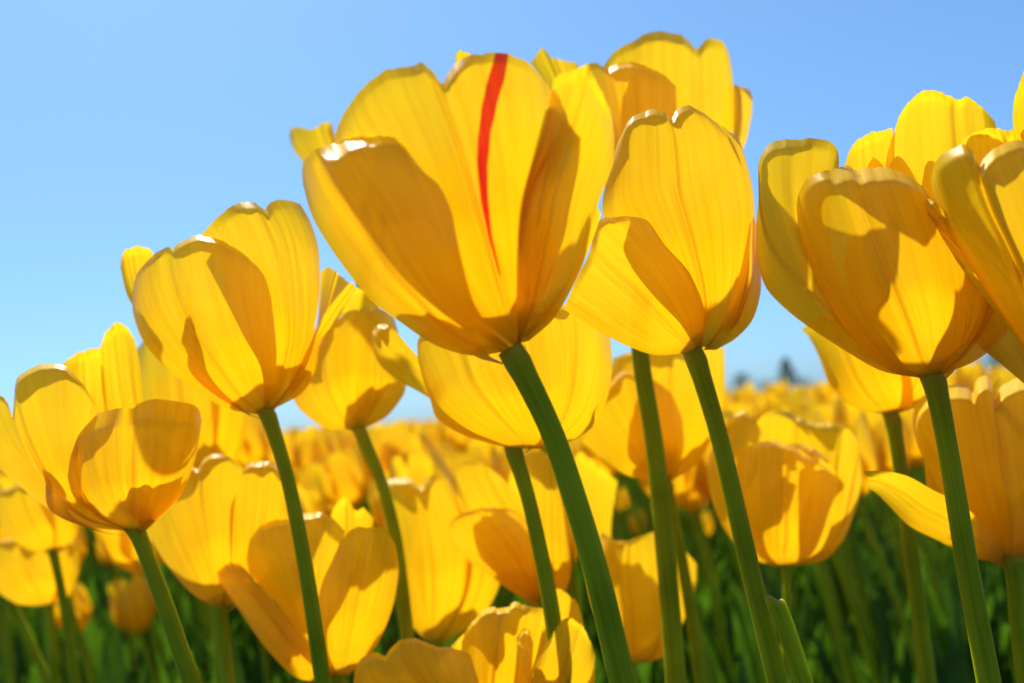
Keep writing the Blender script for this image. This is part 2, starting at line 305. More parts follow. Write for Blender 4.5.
flower(key='D', crop='c1', D=.345, R=98, base=(697, 353), top=(680, 120), hw=9.8, stem=[(690, 346), (697, 362), (720, 440), (748, 560), (778, 683)],
  label='tall upright tulip just right of the striped one, lit petal with a centre groove', auto=[(180, .84)], petals=[
  P_((-42, 48), [(330, 630), (250, 500), (150, 385), (104, 300), (115, 215), (142, 125)],
     [(142, 125), (165, 80), (185, 60), (225, 47), (258, 58), (270, 70), (284, 50), (310, 38), (345, 52), (380, 80)],
     [(365, 625), (425, 540), (452, 430), (466, 320), (447, 200), (420, 125), (380, 80)], r=.80, lip=.10, mid=.52, rib=1.4, top=.90),
  P_((-86, 8), [(322, 641), (230, 646), (150, 618), (80, 578), (30, 548), (8, 535)], [(8, 535), (36, 470), (72, 395), (92, 318), (140, 310), (190, 310), (216, 320), (230, 342)],
     [(345, 632), (353, 560), (345, 510), (312, 440), (262, 388), (230, 342)], lip=.05, top=1.0, mid=.4),
  P_((62, 108), [(400, 590), (450, 430), (460, 300), (430, 180), (390, 100)], [(390, 100), (380, 76), (410, 100)], [(420, 580), (470, 430), (472, 280), (455, 190), (432, 125), (410, 100)], r=.9, lip=0),
  P_((48, 90), [(350, 634), (395, 570), (425, 490), (445, 420), (462, 330)], [(462, 330), (472, 312), (480, 330)], [(380, 634), (430, 605), (470, 560), (490, 490), (487, 400), (480, 330)], lip=0)])
flower(key='E', crop='c2', D=.44, R=80, base=(646, 245), top=(668, 40), hw=9.5, stem=[(644, 240), (642, 290), (640, 352), (655, 450), (668, 580), (676, 683)],
  label='topmost tulip rising behind the two front blooms, only its upper half showing', auto=[(180, .80)], petals=[
  P_((-75, 32), [(530, 955), (430, 830), (370, 640), (330, 450), (300, 300), (280, 230)], [(280, 230), (292, 190), (330, 184), (368, 205), (380, 212), (395, 196), (430, 184), (490, 180), (545, 200), (605, 228), (665, 282)],
     [(560, 955), (620, 800), (655, 600), (670, 450), (665, 282)], lip=.14),
  P_((-45, 70), [(540, 950), (450, 700), (370, 500), (350, 300), (360, 190)], [(360, 190), (410, 130), (480, 90), (540, 60), (600, 47), (680, 62), (720, 90), (752, 126), (772, 106), (800, 80), (840, 82), (870, 100), (893, 145)],
     [(575, 950), (700, 760), (840, 600), (903, 500), (918, 380), (908, 240), (893, 145)], r=.72, lip=.10, mid=.72),
  P_((60, 108), [(600, 930), (760, 720), (880, 600), (910, 480), (912, 300)], [(912, 300), (916, 276), (940, 285)], [(620, 930), (810, 760), (935, 560), (967, 430), (973, 340), (962, 300), (940, 285)], lip=0),
  P_((-90, -48), [(530, 930), (350, 700), (200, 500), (110, 300), (45, 185)], [(45, 185), (68, 150), (95, 120), (130, 155), (160, 168), (242, 185), (235, 215)], [(545, 930), (430, 700), (330, 500), (260, 300), (235, 215)], dz=.25, lip=0)])
flower(key='F', crop='c3', D=.31, R=124, base=(931, 376), top=(890, 120), hw=10.5, stem=[(928, 370), (935, 384), (948, 450), (968, 570), (989, 683)],
  label='big rounded tulip on the right, whole and fully in view', auto=[(168, .9), (120, .85)], petals=[
  P_((-82, 45), [(400, 653), (330, 645), (270, 602), (200, 522), (150, 432), (120, 350), (114, 290)],
     [(114, 290), (122, 245), (148, 212), (190, 196), (232, 191), (247, 201), (265, 192), (310, 192), (355, 208), (390, 232), (412, 262)],
     [(430, 650), (466, 600), (489, 550), (493, 480), (477, 380), (447, 310), (412, 262)], lip=.05, mid=.45, top=.94, fold=.5, fu=.935, fw=.30),
  P_((-90, -20), [(385, 656), (300, 640), (200, 582), (110, 520), (50, 460), (28, 390), (27, 310)], [(27, 310), (34, 240), (31, 190), (44, 155), (75, 132), (120, 130), (180, 132), (205, 150), (210, 185)],
     [(395, 650), (330, 600), (250, 500), (195, 400), (190, 300), (210, 185)], dz=.5, top=1.05, lip=.04, mid=.35),
  P_((222, 140), [(400, 640), (350, 450), (320, 300), (312, 190), (325, 130)], [(325, 130), (345, 75), (370, 40), (400, 24), (430, 25), (455, 34), (470, 46), (490, 38), (520, 55), (553, 92)], [(430, 640), (520, 500), (560, 350), (570, 200), (553, 92)], r=.8, lip=.06, mid=.64),
  P_((260, 215), [(390, 640), (300, 500), (240, 350), (222, 190)], [(222, 190), (235, 150), (265, 122), (300, 112), (327, 106)], [(400, 640), (350, 450), (330, 300), (327, 106)], r=.9),
  P_((42, 90), [(428, 652), (470, 600), (488, 540), (486, 450)], [(486, 450), (500, 400), (540, 430), (565, 500)], [(440, 647), (500, 624), (545, 594), (576, 562), (579, 545), (565, 500)], dz=.12, lip=0)])
flower(key='G', crop='c4', D=.285, R=125, base=(1062, 398), top=(1010, 120), hw=11, stem=[(1060, 394), (1066, 410), (1080, 480), (1105, 683)],
  label='large tulip cut off by the right edge, upper right, with a speckled outer petal', auto=[(180, .8)], petals=[
  P_((-90, -40), [(440, 772), (364, 660), (300, 575), (240, 505), (180, 435), (142, 375)], [(142, 375), (132, 345), (140, 322), (155, 314), (168, 330)], [(455, 765), (400, 600), (300, 450), (220, 380), (168, 330)], dz=.3, lip=.05),
  P_((-78, 55), [(445, 770), (330, 605), (250, 482), (190, 392), (160, 315), (152, 272)], [(152, 272), (162, 232), (190, 206), (225, 194), (244, 206), (262, 242), (270, 225), (300, 200), (340, 185), (370, 180), (430, 190), (480, 240)],
     [(470, 765), (520, 600), (530, 450), (510, 320), (480, 240)], lip=.12, mid=.36, rib=2),
  P_((220, 140), [(450, 760), (300, 500), (230, 300), (218, 190)], [(218, 190), (250, 165), (300, 155), (340, 160), (380, 140), (420, 170)], [(470, 760), (500, 500), (470, 300), (420, 170)]),
  P_((200, 130), [(455, 760), (400, 500), (350, 250), (338, 130)], [(338, 130), (342, 90), (355, 50), (368, 25), (400, 30), (430, 90)], [(480, 760), (520, 500), (480, 250), (430, 90)], dz=-.3)])
flower(key='H', crop='w4', D=.45, R=62, base=(891, 413), top=(860, 300), hw=7.5, stem=[(888, 408), (893, 420), (903, 490), (916, 590), (928, 683)],
  label='shaded tulip tucked below the big rounded one on the right', auto=[(180, .8)], petals=[
  P_((-85, 25), [(225, 215), (150, 205), (80, 172), (30, 112), (-5, 20), (-35, -40), (-62, -68)], [(-62, -68), (-20, -100), (60, -120), (140, -110), (180, -60)], [(245, 213), (310, 180), (300, 80), (250, 0), (180, -60)], mid=.3),
  P_((-10, 85), [(240, 212), (260, 100), (230, 0), (200, -60)], [(200, -60), (280, -110), (360, -100), (440, -40)], [(260, 213), (330, 188), (400, 135), (440, 60), (446, 0), (440, -40)], r=.9)])
flower(key='I', crop='w4', D=.40, R=95, base=(1012, 560), top=(985, 385), hw=8, stem=[(1010, 554), (1013, 568), (1018, 620), (1026, 683)],
  label='dark shaded tulip at the lower right edge with one petal flaring left', auto=[(180, 1.0), (150, 1.0), (210, 1.0), (120, .95), (240, .95)], petals=[  # extra unseen back petals, layered in to darken the front one
  P_((-72, 60), [(620, 700), (540, 640), (460, 560), (400, 470), (370, 400), (330, 330), (310, 260)],
     [(310, 260), (315, 200), (340, 160), (390, 125), (440, 115), (490, 120), (512, 142), (520, 110), (550, 85), (574, 106), (580, 162), (610, 120), (660, 95), (740, 90), (820, 160), (840, 260)],
     [(670, 700), (780, 600), (830, 450), (840, 260)], r=.85, lip=0, fold=.9, fu=.93, n=(48, 90)),  # rim flap shaped to keep this whole petal in shade
  P_((-80, -12), [(610, 712), (500, 694), (400, 640), (300, 590), (230, 520), (190, 480), (152, 456)], [(152, 456), (162, 435), (145, 405)], [(630, 690), (560, 600), (480, 520), (380, 470), (300, 425), (220, 405), (145, 405)], dz=-.25, top=1.2, lip=.02)])
flower(key='J', crop='w3', D=.50, R=78, base=(785, 567), top=(785, 430), hw=4, stem=[(783, 562), (786, 575), (787, 620), (784, 683)],
  label='bright frontal tulip right of centre with drooping petal rims, before the green gap', auto=[(180, .75)], petals=[
  P_((-52, 48), [(335, 760), (262, 722), (215, 600), (195, 480), (200, 362)], [(200, 362), (260, 345), (320, 335), (343, 348), (370, 352), (450, 400), (522, 440)], [(370, 758), (470, 702), (512, 600), (526, 500), (522, 440)], mid=.46, lip=.12, rib=1.5),
  P_((-88, -30), [(325, 760), (220, 720), (130, 600), (95, 470), (95, 400)], [(95, 400), (130, 300), (180, 255), (215, 232), (245, 260), (280, 310)], [(335, 755), (260, 650), (220, 500), (280, 310)], dz=.3, r=.9),
  P_((40, 88), [(370, 758), (480, 690), (520, 560), (530, 430), (545, 300)], [(545, 300), (570, 300), (595, 350), (607, 430)], [(390, 758), (490, 732), (550, 662), (590, 562), (609, 480), (607, 430)], dz=.1, lip=0),
  P_((215, 145), [(340, 740), (270, 500), (255, 300), (270, 260)], [(270, 260), (310, 235), (360, 240), (430, 270), (500, 280), (550, 300)], [(370, 740), (480, 600), (530, 450), (550, 300)], lip=-.15, r=.7),
  P_((30, 60), [(360, 700), (350, 560), (345, 430), (348, 352)], [(348, 352), (380, 345), (440, 360), (490, 395), (520, 440)], [(380, 700), (420, 560), (450, 480), (520, 440)], r=.75, dz=-.1, lip=.1)])
flower(key='K', crop='w2', D=.51, R=70, base=(664, 482), top=(660, 345), hw=6, stem=[(662, 477), (667, 488), (680, 550), (692, 620), (701, 683)],
  label='shaded tulip between two long stems under the tall upright one', auto=[(180, .95), (240, .9)], petals=[
  P_((-82, 25), [(255, 428), (170, 405), (110, 362), (58, 322)], [(58, 322), (80, 240), (120, 180), (170, 132), (230, 150), (290, 190), (322, 260)], [(285, 425), (312, 390), (326, 330), (322, 260)], top=.9),
  P_((-60, 72), [(265, 422), (150, 300), (128, 180), (140, 100)], [(140, 100), (200, 80), (300, 70), (370, 60), (432, 75)], [(292, 424), (362, 375), (402, 300), (432, 200), (432, 75)], r=.8)])
flower(key='L', crop='v6', D=.385, R=98, base=(518, 449), top=(500, 320), hw=8, stem=[(511, 443), (515, 455), (530, 505), (548, 590), (562, 683)],
  label='tulip directly under and behind the striped bloom, half covered by its stem', auto=[(180, .85), (120, .8)], petals=[
  P_((-82, 5), [(362, 392), (300, 380), (220, 356), (150, 312), (132, 262), (115, 215), (100, 160)], [(100, 160), (98, 112), (110, 90), (150, 50), (220, 30), (320, 40)], [(395, 390), (432, 375), (410, 300), (370, 180), (320, 40)], top=.95),
  P_((-15, 82), [(385, 390), (420, 330), (400, 200), (370, 60)], [(370, 60), (420, 20), (500, 10), (560, 20), (605, 90)], [(425, 392), (500, 372), (560, 332), (596, 262), (610, 180), (605, 90)], r=.85),
  P_((-90, -58), [(370, 390), (250, 352), (130, 258), (60, 218), (0, 172), (-20, 120)], [(-20, 120), (-18, 80), (10, 60), (40, 80)], [(378, 386), (300, 330), (200, 250), (110, 160), (40, 80)], dz=.4, top=1.1)])
flower(key='M', crop='v3', D=.46, R=58, base=(358, 428), top=(345, 295), hw=6.2, stem=[(356, 424), (361, 434), (380, 478), (396, 540), (408, 640), (411, 683)],
  label='small tulip behind the gap between the clear left bloom and the striped one', auto=[(180, .85)], petals=[
  P_((-82, 0), [(400, 657), (330, 652), (262, 602), (236, 545), (240, 470), (290, 400)], [(290, 400), (330, 370), (390, 345), (412, 340)], [(415, 652), (413, 560), (411, 450), (412, 340)], top=.9),
  P_((-8, 78), [(412, 652), (410, 560), (407, 450), (407, 345)], [(407, 345), (440, 335), (480, 340), (510, 360)], [(428, 652), (490, 622), (536, 562), (541, 520), (531, 440), (510, 360)], r=.92),
  P_((212, 150), [(400, 640), (330, 450), (320, 350)], [(320, 350), (380, 290), (440, 290), (470, 330)], [(430, 640), (520, 500), (500, 400), (470, 330)])])
flower(key='N', crop='v4', D=.44, R=90, base=(338, 676), top=(320, 525), hw=7, stem=[(336, 670), (339, 684), (345, 730)],
  label='bright tulip low on the left with the long bare stem crossing it', auto=[(180, .8)], petals=[
  P_((-86, -36), [(340, 682), (250, 670), (170, 592), (100, 492), (50, 422)], [(50, 422), (44, 396), (60, 375), (85, 370), (115, 385), (132, 420)], [(352, 672), (300, 600), (240, 520), (185, 470), (132, 420)], lip=.12),
  P_((-62, 12), [(345, 670), (260, 560), (180, 450), (132, 405), (120, 360)], [(120, 360), (130, 310), (160, 275), (200, 257), (232, 260), (262, 245), (310, 240), (350, 260), (378, 290)], [(362, 668), (330, 580), (320, 480), (340, 400), (378, 290)], r=.72, lip=.14),
  P_((-28, 78), [(355, 670), (318, 602), (305, 500), (318, 420), (352, 350)], [(352, 350), (368, 310), (400, 282), (440, 278), (480, 284), (505, 318), (513, 352)], [(378, 668), (432, 624), (472, 562), (502, 482), (516, 400), (513, 352)], lip=-.08),
  P_((200, 160), [(360, 640), (340, 400), (340, 260)], [(340, 260), (345, 235), (372, 200), (390, 215), (405, 235), (425, 230), (450, 255)], [(380, 640), (440, 400), (450, 255)]),
  P_((250, 225), [(340, 650), (150, 480), (65, 370)], [(65, 370), (68, 325), (95, 305), (130, 320)], [(350, 650), (200, 480), (130, 320)])])
flower(key='O', crop='c7', D=.42, R=115, base=(482, 742), top=(490, 600), hw=8, stem=[(480, 738), (483, 752), (492, 800)],
  label='ragged wide tulip cut off by the bottom edge at the centre', auto=[(180, .7)], petals=[
  P_((-86, -2), [(500, 682), (300, 642), (100, 562), (20, 480), (18, 400)], [(18, 400), (45, 345), (100, 325), (140, 340), (165, 300), (210, 272), (290, 278), (340, 300), (440, 315), (475, 335)], [(525, 682), (530, 560), (510, 450), (475, 335)], lip=.1),
  P_((-40, 30), [(510, 680), (460, 550), (440, 400), (440, 280)], [(440, 280), (470, 220), (530, 155), (605, 146), (620, 150), (650, 128), (720, 145), (772, 155)], [(545, 680), (650, 550), (730, 350), (772, 155)], r=.6, lip=.12),
  P_((0, 82), [(530, 682), (640, 562), (710, 440), (740, 350), (790, 270)], [(790, 270), (830, 205), (870, 190), (910, 215), (942, 270), (966, 340)], [(565, 682), (750, 642), (900, 562), (961, 450), (966, 340)], lip=-.05),
  P_((65, 88), [(530, 680), (630, 480), (715, 310), (765, 160), (775, 100)], [(775, 100), (792, 70), (830, 80), (862, 98), (900, 140), (928, 250)], [(565, 680), (800, 500), (900, 350), (928, 250)], dz=.5, lip=0, r=.9),
  P_((-12, 12), [(520, 680), (630, 500), (656, 330), (653, 270)], [(653, 270), (680, 235), (705, 235), (722, 290)], [(545, 680), (690, 500), (715, 400), (722, 290)], r=.85, rib=0)])
flower(key='P', crop='w8', D=.56, R=62, base=(436, 642), top=(425, 480), hw=5.5, stem=[(435, 638), (438, 648), (444, 690), (450, 740)],
  label='glowing tulip at mid height behind the thin middle stem, above the ragged one', auto=[(180, .8)], petals=[
  P_((-75, 40), [(540, 828), (470, 750), (420, 600), (396, 450), (385, 345)], [(385, 345), (390, 290), (420, 268), (460, 264), (498, 284), (514, 292), (540, 265), (580, 250), (612, 270)], [(578, 828), (645, 700), (682, 560), (662, 400), (612, 270)], mid=.52, lip=.16),
  P_((5, 82), [(570, 828), (650, 700), (670, 500), (630, 330)], [(630, 330), (670, 280), (720, 275), (748, 310)], [(600, 828), (722, 745), (792, 600), (784, 420), (748, 310)], r=.9)])
flower(key='Q', crop='c8', D=.455, R=75, base=(221, 608), top=(215, 465), hw=6, stem=[(219, 603), (222, 614), (228, 683)],
  label='tulip behind the wide left one, petals lit above and shaded below', auto=[(180, .85), (120, .8)], petals=[
  P_((-82, 12), [(292, 642), (210, 592), (130, 502), (80, 422), (52, 372)], [(52, 372), (120, 280), (180, 190), (205, 150), (228, 168), (238, 160), (250, 135), (290, 115), (340, 125), (388, 165)], [(322, 642), (345, 500), (350, 400), (360, 270), (388, 165)], lip=.1, mid=.62),
  P_((-10, 82), [(310, 640), (340, 500), (333, 350), (336, 250), (360, 195)], [(360, 195), (400, 155), (450, 140), (500, 150), (530, 190), (548, 250)], [(332, 640), (420, 602), (502, 502), (552, 380), (548, 250)], r=.85, lip=.14)])
flower(key='R', crop='v7', D=.50, R=68, base=(543, 603), top=(520, 470), hw=6, stem=[(541, 599), (544, 608), (551, 650), (556, 700)],
  label='brown shaded tulip at the centre with two rounded lobes pointing left', auto=[(180, 1.0), (235, 1.0), (120, 1.0)], petals=[
  P_((-85, 5), [(370, 470), (310, 442), (240, 392), (170, 342), (140, 312)], [(140, 312), (130, 280), (140, 245), (180, 220), (240, 210), (300, 215), (345, 250)], [(395, 467), (405, 400), (390, 320), (345, 250)], lip=.03),
  P_((-75, -5), [(380, 460), (260, 310), (180, 225), (150, 150)], [(150, 150), (148, 110), (170, 85), (220, 85), (265, 115), (305, 165)], [(392, 462), (405, 350), (360, 250), (305, 165)], r=.7, dz=.2, lip=.03),
  P_((-12, 72), [(383, 468), (350, 350), (335, 200), (335, 70)], [(335, 70), (380, 55), (420, 90), (440, 150)], [(402, 467), (442, 442), (462, 380), (457, 250), (440, 150)], r=.9, lip=.03)])
flower(key='S', crop='v7', D=.54, R=58, base=(630, 665), top=(620, 500), hw=5.5, stem=[(628, 660), (631, 672), (636, 720)],
  label='tulip behind the thick striped-bloom stem, amber front petal and tall lit back petals', auto=[(180, .7)], petals=[
  P_((-65, 42), [(608, 634), (558, 562), (530, 450), (520, 350), (545, 275)], [(545, 275), (575, 295), (610, 300), (640, 290), (685, 275)], [(642, 632), (692, 602), (714, 480), (706, 350), (685, 275)], lip=.03),
  P_((245, 195), [(600, 625), (520, 480), (490, 300), (470, 150), (465, 80)], [(465, 80), (490, 60), (530, 90), (560, 115), (588, 140)], [(620, 625), (590, 480), (570, 290), (577, 200), (588, 140)]),
  P_((42, 88), [(640, 632), (700, 562), (715, 420), (705, 330), (725, 280)], [(725, 280), (745, 288), (772, 328), (801, 362)], [(662, 630), (722, 602), (772, 502), (797, 430), (801, 362)], lip=0),
  P_((120, 160)[::-1], [(610, 620), (640, 480), (660, 330), (680, 285)], [(680, 285), (700, 262), (725, 275), (745, 300)], [(650, 620), (730, 500), (750, 400), (745, 300)])])
flower(key='T', crop='w7', D=.62, R=42, base=(53, 551), top=(40, 490), hw=4.5, stem=[(51, 546), (54, 556), (63, 600), (76, 683)],
  label='small blurred tulip at the far left, under the wide left bloom, dark stem showing', auto=[(180, .8)], petals=[
  P_((-78, 30), [(165, 246), (100, 236), (40, 200), (2, 150), (-18, 100)], [(-18, 100), (0, 40), (50, 20), (120, 20), (170, 60)], [(182, 244), (190, 190), (185, 120), (170, 60)]),
  P_((-5, 80), [(175, 245), (180, 170), (150, 100), (130, 40)], [(130, 40), (180, 20), (230, 40), (262, 90)], [(195, 244), (235, 212), (262, 170), (262, 90)], r=.9)])
flower(key='U', crop='px', D=.56, R=55, base=(200, 482), top=(185, 340), hw=5.5, stem=[(199, 478), (202, 490), (212, 560), (222, 683)],
  label='amber tulip behind and between the wide left bloom and the clear one beside it', auto=[(180, .9), (235, .8)], petals=[
  P_((-80, 10), [(194, 483), (165, 470), (142, 435), (133, 390), (136, 350)], [(136, 350), (150, 335), (175, 335), (200, 345), (215, 362)], [(203, 482), (215, 450), (220, 410), (215, 362)]),
  P_((0, 84), [(201, 482), (212, 450), (210, 400), (205, 355)], [(205, 355), (222, 345), (238, 360), (246, 385)], [(208, 483), (230, 470), (243, 445), (248, 415), (246, 385)], r=.92)])
flower(key='X', crop='w7', D=.66, R=50, base=(48, 607), top=(35, 545), hw=4.2, stem=[(47, 602), (49, 612), (52, 640), (56, 700)],
  label='lowest tulip at the left edge, glowing, in front of the green stems', auto=[(180, .8)], petals=[
  P_((-75, 35), [(140, 424), (60, 417), (0, 382), (-50, 330), (-60, 260)], [(-60, 260), (-20, 210), (60, 195), (130, 210), (190, 240)], [(175, 424), (200, 380), (210, 310), (190, 240)]),
  P_((0, 80), [(165, 424), (190, 350), (180, 280), (165, 225)], [(165, 225), (200, 200), (240, 205), (270, 235)], [(185, 424), (235, 385), (265, 310), (270, 235)], r=.9)])
flower(key='Y', crop='V5', D=.52, R=70, base=(372, 260), top=(315, 130), hw=6, stem=[(366, 255), (362, 300), (360, 428), (380, 478), (396, 540), (408, 640), (411, 683)],
  label='tulip tip peeking out left of the striped bloom, otherwise hidden behind it', auto=[(180, .7), (60, .7)], petals=[
  P_((-80, -10), [(190, 455), (110, 320), (50, 245), (38, 210)], [(38, 210), (44, 196), (58, 194), (75, 200), (92, 196), (104, 188), (122, 185), (115, 203), (125, 228)], [(215, 450), (190, 340), (125, 228)], lip=0)])
flower(key='Z', crop='px', D=.50, R=50, base=(538, 418), top=(512, 300), hw=6, stem=[(536, 413), (540, 424), (556, 500), (570, 570), (584, 683)],
  label='tulip hidden behind the striped bloom, only its dark stem showing below', auto=[(180, .8), (235, .8), (120, .8)], petals=[
  P_((-80, 10), [(532, 420), (505, 412), (485, 385), (480, 350), (485, 320)], [(485, 320), (500, 300), (520, 300), (538, 322)], [(540, 420), (548, 390), (546, 360), (538, 322)]),
  P_((0, 82), [(538, 420), (540, 380), (535, 345), (530, 315)], [(530, 315), (545, 305), (560, 318), (572, 345)], [(545, 420), (570, 405), (580, 380), (572, 345)], r=.9)])

def finish_stem(Ps, drop_lean=.5):
    """carry a stem on from its last traced point down to the soil"""
    d = Ps[-1] - Ps[-4]; d /= np.linalg.norm(d); h = Ps[-1][2]
    if d[2] > -.5: d = np.array([0, 0, -1.0])
    n = 9; out = []
    hor = d[:2] / -d[2]
    for k in range(1, n + 1):
        t = k / n; out.append([Ps[-1][0] + hor[0] * h * (t - drop_lean * t * t), Ps[-1][1] + hor[1] * h * (t - drop_lean * t * t), h * (1 - t) - .01 * t])
    return np.vstack([Ps, out])
def leaf_grid(base, az, length, width, lean, curl, nu=12, nv=5, fold=.5):
    t = np.linspace(0, 1, nu)
    ang = lean + curl * t**1.6
    ds = length / (nu - 1)
    hx = np.concatenate([[0], np.cumsum(np.sin(ang[:-1]) * ds)]); hz = np.concatenate([[0], np.cumsum(np.cos(ang[:-1]) * ds)])
    w = width * np.sin(np.pi * np.clip(.08 + .92 * t, 0, 1))**.75 * (1 - .25 * t)
    v = np.linspace(-1, 1, nv)
    dx, dy = math.cos(az), math.sin(az)
    wav = 1 + .15 * np.sin(7 * t + az * 3)
    P = np.zeros((nu, nv, 3))
    inn = fold * np.abs(v)[None] * w[:, None] * wav[:, None]
    P[..., 0] = base[0] + (hx[:, None] - inn * np.cos(ang)[:, None]) * dx - v[None] * w[:, None] * dy
    P[..., 1] = base[1] + (hx[:, None] - inn * np.cos(ang)[:, None]) * dy + v[None] * w[:, None] * dx
    P[..., 2] = base[2] + hz[:, None] + inn * np.sin(ang)[:, None]
    return P
FLAME_L = [(455, 40), (440, 90), (426, 150), (417, 220), (417, 290), (424, 350), (439, 420), (461, 494)]
FLAME_R = [(480, 40), (471, 95), (456, 150), (444, 200), (437, 270), (437, 340), (445, 410), (464, 494)]
GROUP = 'yellow tulips of the front rows'
for fi, fl in enumerate(FL):
    D = fl['D']
    st2 = catmull(fl['stem'], 22)
    bD = D + 0.0
    Ps = finish_stem(at(st2[:, 0], st2[:, 1], np.full(len(st2), bD)))
    root = empty('tulip', Ps[-1]); tag(root, fl['label'], 'tulip', GROUP)
    rootp = np.array(Ps[-1])
    for k, sp in enumerate(fl['petals']):
        P2, P3, uv = traced_petal(fl, sp, fi * 31 + k)
        mb = MB(); mb.grid(P3 - rootp, 0, uvs=uv); me = mb.mesh('petal')
        if sp.get('flame'):
            l = np.array(Zp('V5', FLAME_L)); r = np.array(Zp('V5', FLAME_R))
            x, y = P2[..., 0].ravel(), P2[..., 1].ravel()
            xl = np.interp(y, l[:, 1], l[:, 0]); xr = np.interp(y, r[:, 1], r[:, 0])
            sd = np.maximum(np.abs(x - (xl + xr) / 2) - (xr - xl) / 2, (y - l[-1, 1]) * .6)
            a = me.attributes.new('red_stripe', 'FLOAT', 'POINT'); a.data.foreach_set('value', (.5 + sd / 16).astype(np.float32))
        o = link('petal', me, [M_FLAME if sp.get('flame') else M_PETAL], root)
        if 'label' in sp: o['label'] = sp['label']
    b3 = at(fl['base'][0], fl['base'][1], D); t3 = at(fl['top'][0], fl['top'][1], D)
    ax = t3 - b3; Hh = np.linalg.norm(ax); ax /= Hh
    ex = RTn - ax * RTn.dot(ax); ex /= np.linalg.norm(ex); ey = np.cross(ax, ex); ey = ey if ey.dot(FW) > 0 else -ey
    Rm = fl['R'] * D / F
    for k, (ph, hf, *wd) in enumerate(fl['auto']):  # unseen petals: rest of the cup, plus some added to cast shade
        P3, uv = cup_petal(b3, ax, ex, ey, Hh * hf, Rm * .70, math.radians(ph), math.radians(wd[0] if wd else 44), .8, fi * 77 + k, 20, 17)
        mb = MB(); mb.grid(P3 - rootp, 0, uvs=uv); link('petal', mb.mesh('petal'), [M_PETAL], root)
    r = fl['hw'] * D / F
    rad = np.interp(np.arange(len(Ps)), [0, 1, 2, 5, len(Ps) - 1], [r * 1.02, r * 1.12, r * 1.0, r * .93, r * 1.2])
    mb = MB(); mb.grid(tube(Ps - rootp, rad, 16), 0, closed=True); link('stem', mb.mesh('stem'), [M_STEM], root)
    for k in range(2):
        mb = MB(); az = rnd.uniform(0, 6.28)
        mb.grid(leaf_grid(np.array([0, 0, .01]), az, rnd.uniform(.2, .27), rnd.uniform(.016, .024), rnd.uniform(.1, .3), rnd.uniform(.3, .8)), 0)
        link('leaf', mb.mesh('leaf'), [M_LEAF], root)
# the bloomless stalk beside the tall tulip's stem
pts = catmull([(773, 598), (781, 615), (790, 640), (806, 690)], 14)
Ps = finish_stem(at(pts[:, 0], pts[:, 1], np.full(14, .335)))
rt_ = empty('flower_stalk', Ps[-1]); tag(rt_, 'cut green stalk with no flower and a ragged pale top', 'flower stalk')
g_ = tube(Ps - np.array(Ps[-1]), 9.4 * .335 / F, 14, .45)
g_[0] += np.array([[0, 0, -.0022 * math.cos(2 * math.pi * k / 14) + .0006 * math.cos(5 * k)] for k in range(14)])
mb = MB(); mb.grid(g_, 0, closed=True); link('stalk', mb.mesh('stalk'), [M_STEM], rt_)
cen = g_[0].mean(0); mb = MB(); mb.grid(np.stack([g_[0] * .999 + cen * .001, np.repeat(cen[None] - np.array([[0, 0, .001]]), 14, 0)]), 0, closed=True)
link('cut_end', mb.mesh('cut_end'), [M_CUT], rt_)

# ------------------------------------------------------------------ the rows behind: individual tulips copied from a few grown ones
def grow(seed, res=(12, 9)):
    """petal, stem and leaf grids of one upright tulip standing at the origin"""
    rr = random.Random(seed)
    h = rr.uniform(.345, .375); lean = rr.uniform(.02, .07)
    t = np.linspace(0, 1, 10)
    stem = np.stack([-lean * t**1.8, .015 * np.sin(3 * t + seed), h * t], -1)
    ax = np.array([-lean * 3, rr.uniform(-.1, .1), 1.0]); ax /= np.linalg.norm(ax)
    ex = np.cross(np.array([0, 1.0, 0]), ax); ex /= np.linalg.norm(ex); ey = np.cross(ax, ex)
    Hh, R, op = rr.uniform(.062, .074), rr.uniform(.024, .029), rr.uniform(.62, 1.05)
    ps = []; p0 = rr.uniform(0, 6.28)
    for k in range(6):
        inner = k % 2
        ps.append(cup_petal(stem[-1], ax, ex, ey, Hh * rr.uniform(.92, 1.05), R * (.86 if inner else 1), p0 + k * math.pi / 3 + rr.uniform(-.1, .1), math.radians(46), op * rr.uniform(.9, 1.1), seed * 13 + k, *res))
    lv = [leaf_grid(np.array([0, 0, .01 + .03 * k]), rr.uniform(0, 6.28), rr.uniform(.17, .27), rr.uniform(.009, .016), rr.uniform(.04, .2), rr.uniform(.1, .7), 10, 5) for k in range(3)]
    return ps, tube(stem, np.linspace(.0042, .003, 10), 8), lv
NPROTO = 8
protos = []
for k in range(NPROTO):
    ps, st, lv = grow(100 + k)
    pm = []
    for P, uv in ps: mb = MB(); mb.grid(P, 0, uvs=uv); me = mb.mesh('petal'); me.materials.append(M_PETAL); pm.append(('petal', me))
    mb = MB(); mb.grid(st, 0, closed=True); me = mb.mesh('stem'); me.materials.append(M_STEM); pm.append(('stem', me))
    for P in lv: mb = MB(); mb.grid(P, 0); me = mb.mesh('leaf'); me.materials.append(M_LEAF); pm.append(('leaf', me))
    for _, me in pm: me.polygons.foreach_set('use_smooth', [True] * len(me.polygons))
    whole = MB()
    ps, st, lv = grow(100 + k, (9, 7))
    for P, uv in ps: whole.grid(P, 0, uvs=uv)
    whole.grid(st, 1, closed=True)
    for P in lv: whole.grid(P, 2)
    wm = whole.mesh('tulip')
    for mm in (M_PETAL, M_STEM, M_LEAF): wm.materials.append(mm)
    wm.polygons.foreach_set('use_smooth', [True] * len(wm.polygons))
    protos.append((pm, wm))
